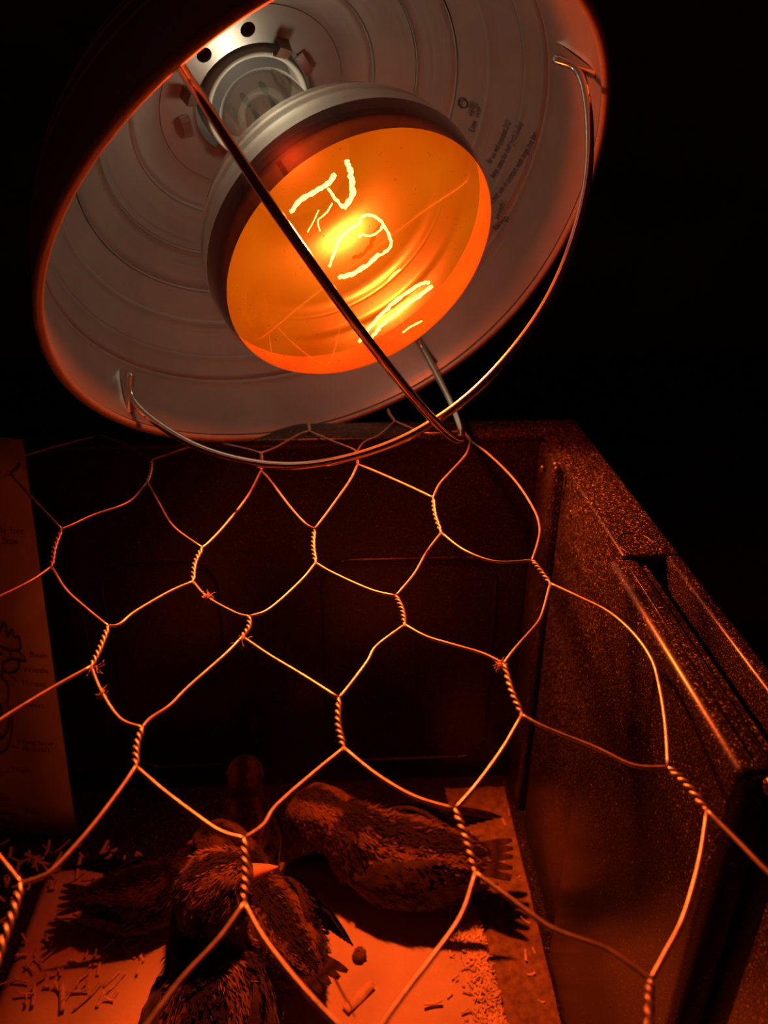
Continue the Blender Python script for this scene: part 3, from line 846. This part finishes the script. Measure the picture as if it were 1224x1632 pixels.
# single shavings one can pick out on the bright pad
for px, py, L, wd, yaw, lab in ((572, 1590, 0.020, 0.0055, 0.75, 'wide flat curl of wood shaving lying on the bright pad'), (425, 1622, 0.012, 0.003, 0.9, 'short dark shaving beside the striped chick'),
                           (690, 1600, 0.010, 0.0018, 0.15, 'thin splinter near the pad fringe'), (100, 1590, 0.016, 0.003, 1.9, 'long shaving on the dim pad corner near the chart')):
    V, Fc = shaving(on_z(px, py, ZPAD + 0.0012), L, wd, yaw, 0.0015, 0.0005)
    mesh_obj('wood_shaving', V, Fc, 'shav', label=lab, cat='wood shaving')
# a small dropping
p = on_z(573, 1522, ZPAD + 0.002)
V, Fc = lathe([(0.0, -0.002), (0.0035, -0.0018), (0.0042, 0.0005), (0.003, 0.0028), (0.0, 0.0036)], p, np.array([0, 0, 1.0]), np.array([1.0, 0, 0]), np.array([0, 1.0, 0]), 14)
V = [np.array(v) + rng.normal(0, 0.00035, 3) for v in V]
mesh_obj('dropping', V, Fc, 'dropping', label='small brown dropping on the bright bedding pad', cat='dropping')

# ------------------------------------------------------------------ chicks
DK, MD, TN = (0.018, 0.011, 0.008), (0.065, 0.036, 0.022), (0.185, 0.105, 0.055)
ST = [(-.064, .056, .003, .003), (-.056, .055, .011, .009), (-.045, .052, .020, .018), (-.030, .048, .027, .025), (-.010, .046, .0305, .029), (.010, .048, .0300, .029),
      (.025, .055, .0265, .0265), (.036, .067, .0220, .0230), (.042, .079, .0195, .0205), (.046, .089, .0195, .0200), (.051, .0985, .0205, .0200), (.059, .1025, .0188, .0180), (.066, .1025, .0135, .0135), (.071, .1010, .0080, .0085), (.0735, .0998, .002, .002)]
def plumage(u, phi, dark):
    """colour by place along the body (u 0 tail .. 1 beak) and angle phi from the ridge of the back"""
    a = abs(phi)
    if u > 0.62:
        c = DK if a < 0.32 else TN if a < 0.95 else DK if a < 1.32 else TN if a < 2.1 else MD
    elif u > 0.5:
        c = DK if a < 0.6 else MD if a < 1.4 else TN
    else:
        c = DK if a < 0.40 else TN if a < 0.80 else DK if a < 1.25 else MD if a < 1.9 else TN
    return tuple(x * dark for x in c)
def make_chick(name, loc, yaw, head_yaw, head_pitch, scale, label, squat=0.0, dark=1.0, seed=1, n_down=2600, legs=True):
    rg = np.random.default_rng(seed)
    Rz = np.array([[math.cos(yaw), -math.sin(yaw), 0], [math.sin(yaw), math.cos(yaw), 0], [0, 0, 1]])
    root = empty(name, loc, (Rz[:, 0], Rz[:, 1], Rz[:, 2]), label=label, cat='chick', group='striped chicks huddled in the tote')
    S = [np.array(s) for s in ST]
    S = catmull(S, 4)
    n = len(S)
    pts, rad = [], []
    for s in S:
        x, z, ry, rz = s
        z = z - squat * (0.018 if x < 0.03 else 0.018 + (z - 0.06) * 0.35)
        pts.append(np.array([x, 0, z]) * scale); rad.append((ry * scale, rz * scale))
    piv = np.array([0.040, 0, 0.072 - squat * 0.02]) * scale
    def turn(p, k):
        if k <= 0: return p
        a, b = head_yaw * k, head_pitch * k
        q = p - piv
        q = np.array([q[0] * math.cos(b) + q[2] * math.sin(b), q[1], -q[0] * math.sin(b) + q[2] * math.cos(b)])
        q = np.array([q[0] * math.cos(a) - q[1] * math.sin(a), q[0] * math.sin(a) + q[1] * math.cos(a), q[2]])
        return q + piv
    seg = 36
    V, cols, nors, uu, ph = [], [], [], [], []
    def kk(i): return min(1, max(0, (i / (n - 1) - 0.46) / 0.22))
    for i in range(n):
        t = pts[min(i + 1, n - 1)] - pts[max(i - 1, 0)]; t /= np.linalg.norm(t)
        side = np.array([0, 1.0, 0]); up = np.cross(t, side); up /= np.linalg.norm(up)
        if up[2] < 0 and t[0] > 0: up = -up
        for k in range(seg):
            phi = 2 * PI * k / seg
            if phi > PI: phi -= 2 * PI
            lump = 1 + 0.035 * math.sin(7 * phi + i * 0.9 + seed) + rg.normal(0, 0.012)
            nrm = up * math.cos(phi) + side * math.sin(phi)
            p = pts[i] + (up * math.cos(phi) * rad[i][1] + side * math.sin(phi) * rad[i][0]) * lump
            p[2] = max(p[2], 0.001)
            k_ = kk(i)
            V.append(turn(p, k_)); nors.append(turn(piv + nrm, k_) - turn(piv, k_))
            jit = phi + rg.normal(0, 0.05)
            cols.append(plumage(i / (n - 1), jit, dark)); uu.append(i / (n - 1)); ph.append(phi)
    Fc = []
    for i in range(n - 1):
        for k in range(seg):
            k2 = (k + 1) % seg
            Fc.append((i * seg + k, i * seg + k2, (i + 1) * seg + k2, (i + 1) * seg + k))
    body = mesh_obj('body', V, Fc, 'plum', root, world=False)
    def paint(o, cl):
        at = o.data.color_attributes.new('plumage', 'FLOAT_COLOR', 'POINT')
        at.data.foreach_set('color', [c for q in cl for c in (*q, 1.0)])
    paint(body, cols)
    # down: short tapering tufts lying tailward over the body
    TV, TF, TC = [], [], []
    for _ in range(n_down):
        i = int(rg.integers(2, n - 6)); k = int(rg.integers(0, seg)); a = i * seg + k
        p = V[a] + (V[i * seg + (k + 1) % seg] - V[a]) * rg.random() + (V[a + seg] - V[a]) * rg.random()
        nn = nors[a] / np.linalg.norm(nors[a])
        tw = V[a - seg] - V[a]; tw /= (np.linalg.norm(tw) + 1e-9)
        u = i / (n - 1)
        L = (0.0050 if u < 0.5 else 0.0034) * scale * rg.uniform(0.7, 1.4); wd = L * rg.uniform(0.05, 0.11)
        d = tw * 0.9 + nn * rg.uniform(0.15, 0.6) + rg.normal(0, 0.2, 3); d /= np.linalg.norm(d)
        s = np.cross(d, nn); s /= (np.linalg.norm(s) + 1e-9)
        o = len(TV)
        pts_ = [p - s * wd * 0.4, p + s * wd * 0.4, p + d * L * 0.6 + s * wd, p + d * L, p + d * L * 0.6 - s * wd]
        for q in pts_:
            q[2] = max(q[2], 0.0008); TV.append(q)
        TF.append((o, o + 1, o + 2, o + 3, o + 4))
        c = plumage(u, ph[a] + rg.normal(0, 0.10), dark); g = rg.uniform(0.75, 1.3)
        TC += [tuple(x * g * (1.0 if j < 2 else 1.25) for x in c) for j in range(5)]
    dn = mesh_obj('down', TV, TF, 'plum', body, world=False, smooth=False, kind='stuff'); paint(dn, TC)
    # wings: shield over the side with its own flight feathers
    sq = squat * 0.018 * scale
    for sgn in (-1, 1):
        WV, WF, WC = [], [], []
        nu_, nv_ = 14, 8
        for i in range(nu_ + 1):
            for j in range(nv_ + 1):
                u = i / nu_; v = j / nv_
                x = (0.026 - 0.072 * u) * scale
                hh = 0.021 * math.sin(PI * (0.015 + 0.90 * u)) ** 0.7 * scale
                z = (0.057 - 0.004 * u) * scale - sq + (v - 0.55) * 2 * hh * 0.9
                yy = (0.0345 - 0.018 * max(0, u - 0.45) ** 1.5 * 2.2 - 0.010 * abs(v - 0.45) ** 2 * 4 - 0.009 * max(0, 0.22 - u) * 4) * scale
                WV.append(np.array([x, sgn * (yy + 0.0012 * scale * math.sin(9 * u + 5 * v)), max(z, 0.003)]))
                g = rg.uniform(0.4, 1.0); WC.append(tuple(c * g * dark for c in MD))
        for i in range(nu_):
            for j in range(nv_):
                a = i * (nv_ + 1) + j; WF.append((a, a + 1, a + nv_ + 2, a + nv_ + 1))
        wing = mesh_obj('wing', WV, WF, 'plum', root, world=False); paint(wing, WC)
        wing.modifiers.new('thick', 'SOLIDIFY').thickness = 0.002 * scale
        # small speckled covert feathers over the shield
        CVv, CF, CC = [], [], []
        for _ in range(260):
            i = int(rg.integers(0, nu_ - 2)); j = int(rg.integers(0, nv_)); p = WV[i * (nv_ + 1) + j] + (WV[(i + 1) * (nv_ + 1) + j + 1] - WV[i * (nv_ + 1) + j]) * rg.random(2).mean()
            L = 0.0052 * scale * rg.uniform(0.7, 1.2); wd = L * 0.30; o = len(CVv)
            dd = np.array([-1, sgn * 0.12, rg.normal(-0.1, 0.2)]); dd /= np.linalg.norm(dd); p = p + np.array([0, sgn * rg.uniform(0.001, 0.0022) * scale, 0])
            for a_, b_ in ((0, -0.5), (0, 0.5), (0.6, 1), (1, 0.4), (1, -0.4), (0.6, -1)):
                q_ = p + dd * L * a_ + np.array([0, sgn * 0.001 * a_ * scale, wd * b_]); q_[2] = max(q_[2], 0.002); CVv.append(q_)
            CF.append(tuple(range(o, o + 6)))
            tip = TN if rg.random() < 0.55 else MD; CC += [tuple(c * dark for c in DK)] * 3 + [tuple(c * dark for c in tip)] * 2 + [tuple(c * dark for c in DK)]
        cv = mesh_obj('coverts', CVv, CF, 'plum', wing, world=False, smooth=False, kind='stuff'); paint(cv, CC)
        for q in range(9):
            b0 = np.array([(0.006 - 0.0045 * q) * scale, sgn * (0.0365 - 0.0004 * q) * scale, (0.043 + 0.0026 * q) * scale - sq])
            dv = np.array([-1.0, sgn * (-0.16), -0.10 + 0.03 * q]); dv /= np.linalg.norm(dv)
            up_ = np.array([0, 0.25 * sgn, 1.0]); up_ -= dv * (up_ @ dv); up_ /= np.linalg.norm(up_)
            L = (0.031 + 0.001 * q) * scale; FV, FF, FC_ = [], [], []
            for m_ in range(7):
                t = m_ / 6; wd = 0.0034 * scale * (math.sin(PI * min(1, 0.15 + t * 0.8)) ** 0.5) * (1 if t < 0.95 else 0.5)
                for s in (-1, 0, 1):
                    pp = b0 + dv * L * t + up_ * wd * s + np.array([0, sgn * (0.0006 if s == 0 else 0), 0])
                    pp[2] = max(pp[2], 0.002); FV.append(pp)
                    cc = DK if s <= 0 else (TN if (m_ + q) % 2 else MD); FC_.append(tuple(c * dark * rg.uniform(0.8, 1.3) for c in cc))
            for m_ in range(6):
                for s in (0, 1): FF.append((3 * m_ + s, 3 * m_ + s + 1, 3 * m_ + s + 4, 3 * m_ + s + 3))
            fo = mesh_obj('flight_feather', FV, FF, 'plum', wing, world=False); paint(fo, FC_)
    # short tail feathers
    for q in range(5):
        b0 = np.array([-0.052, (q - 2) * 0.004, 0.058]) * scale - np.array([0, 0, sq])
        dv = np.array([-1, (q - 2) * 0.16, 0.22 - 0.05 * abs(q - 2)]); dv /= np.linalg.norm(dv)
        sv = np.cross(dv, [0, 0, 1.0]); sv /= np.linalg.norm(sv); L = 0.026 * scale; FV, FF = [], []
        for m_ in range(6):
            t = m_ / 5; wd = 0.0036 * scale * math.sin(PI * min(1, 0.2 + 0.75 * t)) ** 0.5
            for s in (-1, 0, 1): FV.append(b0 + dv * L * t + sv * wd * s + np.array([0, 0, 0.0007 if s == 0 else 0]))
        for m_ in range(5):
            for s in (0, 1): FF.append((3 * m_ + s, 3 * m_ + s + 1, 3 * m_ + s + 4, 3 * m_ + s + 3))
        fo = mesh_obj('tail_feather', FV, FF, 'plum', root, world=False); paint(fo, [tuple(c * dark for c in (DK if (i // 3) % 2 else MD)) for i in range(len(FV))])
    # beak, eyes, legs
    hz = squat * (0.018 + 0.0145)
    def hd(x, y, z): return turn(np.array([x, y, z - hz]) * scale, 1.0)
    for nm, z0, z1, L in (('upper_beak', 0.1020, 0.0995, 0.0205), ('lower_beak', 0.0965, 0.0970, 0.0150)):
        BV, BF = [], []
        for m_ in range(6):
            t = m_ / 5; r = (1 - t) ** 0.75
            for k in range(10):
                a = 2 * PI * k / 10
                BV.append(hd(0.0665 + L * t, 0.0066 * r * math.sin(a), z0 + (z1 - z0) * t - 0.0032 * t * t * (nm[0] == 'u') + 0.0056 * r * math.cos(a) * (1 if nm[0] == 'u' else 0.5)))
        for m_ in range(5):
            for k in range(10): BF.append((m_ * 10 + k, m_ * 10 + (k + 1) % 10, (m_ + 1) * 10 + (k + 1) % 10, (m_ + 1) * 10 + k))
        mesh_obj(nm, BV, BF, 'beak', root, world=False)
    for sgn in (-1, 1):
        EV, EF = [], []
        for i in range(7):
            for k in range(10):
                a, b_ = PI * i / 6, 2 * PI * k / 10
                EV.append(hd(0.0605 + 0.0032 * math.sin(a) * math.cos(b_), sgn * 0.0168 + 0.002 * math.cos(a), 0.1042 + 0.0032 * math.sin(a) * math.sin(b_)))
        for i in range(6):
            for k in range(10): EF.append((i * 10 + k, i * 10 + (k + 1) % 10, (i + 1) * 10 + (k + 1) % 10, (i + 1) * 10 + k))
        mesh_obj('eye', EV, EF, 'eye', root, world=False)
        if legs:
            kx = 0.004
            lv = [tube([np.array([kx - 0.006, sgn * 0.014, 0.030]) * scale, np.array([kx - 0.010, sgn * 0.014, 0.018]) * scale, np.array([kx, sgn * 0.014, 0.004]) * scale], [0.0032 * scale, 0.0026 * scale, 0.0022 * scale], 8)]
            for da in (-0.5, 0, 0.5, PI):
                L = 0.022 if abs(da) < 1 else 0.009
                lv.append(tube([np.array([kx, sgn * 0.014, 0.003]) * scale, np.array([kx + L * math.cos(da), sgn * 0.014 + L * math.sin(da), 0.0018]) * scale], [0.002 * scale, 0.0011 * scale], 6))
            mesh_obj('leg', *join(*lv), 'leg', root, world=False)
    return root
def floor_at(px, py, h):                          # ground point below a body whose back at height h shows at a pixel
    q = on_z(px, py, ZPAD + h); return np.array([q[0], q[1], ZPAD])
def by_head(px, py, yaw, scale, hz=0.1):          # body position that puts the neck at a pixel
    q = on_z(px, py, ZPAD + hz * scale); return np.array([q[0] - 0.045 * scale * math.cos(yaw), q[1] - 0.045 * scale * math.sin(yaw), ZPAD])
make_chick('chick', by_head(326, 1412, math.radians(97), 0.9), math.radians(97), math.radians(-82), -0.22, 0.9, 'striped chick in front with its pink beak turned towards the side wall', seed=3, n_down=11000)
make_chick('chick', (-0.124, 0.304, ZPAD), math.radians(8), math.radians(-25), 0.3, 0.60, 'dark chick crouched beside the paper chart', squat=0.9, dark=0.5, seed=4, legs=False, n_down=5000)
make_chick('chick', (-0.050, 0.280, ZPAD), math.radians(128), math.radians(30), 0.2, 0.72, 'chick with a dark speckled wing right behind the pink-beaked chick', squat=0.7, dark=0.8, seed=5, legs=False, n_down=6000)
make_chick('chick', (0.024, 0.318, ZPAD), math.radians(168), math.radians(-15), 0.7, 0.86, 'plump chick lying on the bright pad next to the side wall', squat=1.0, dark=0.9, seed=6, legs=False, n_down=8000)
make_chick('chick', (-0.070, 0.345, ZPAD), math.radians(100), math.radians(-10), 0.2, 0.58, 'shadowed chick at the very back against the end wall', squat=1.0, dark=0.4, seed=8, legs=False, n_down=4000)  # plumage darkened to stand for the shade at the back
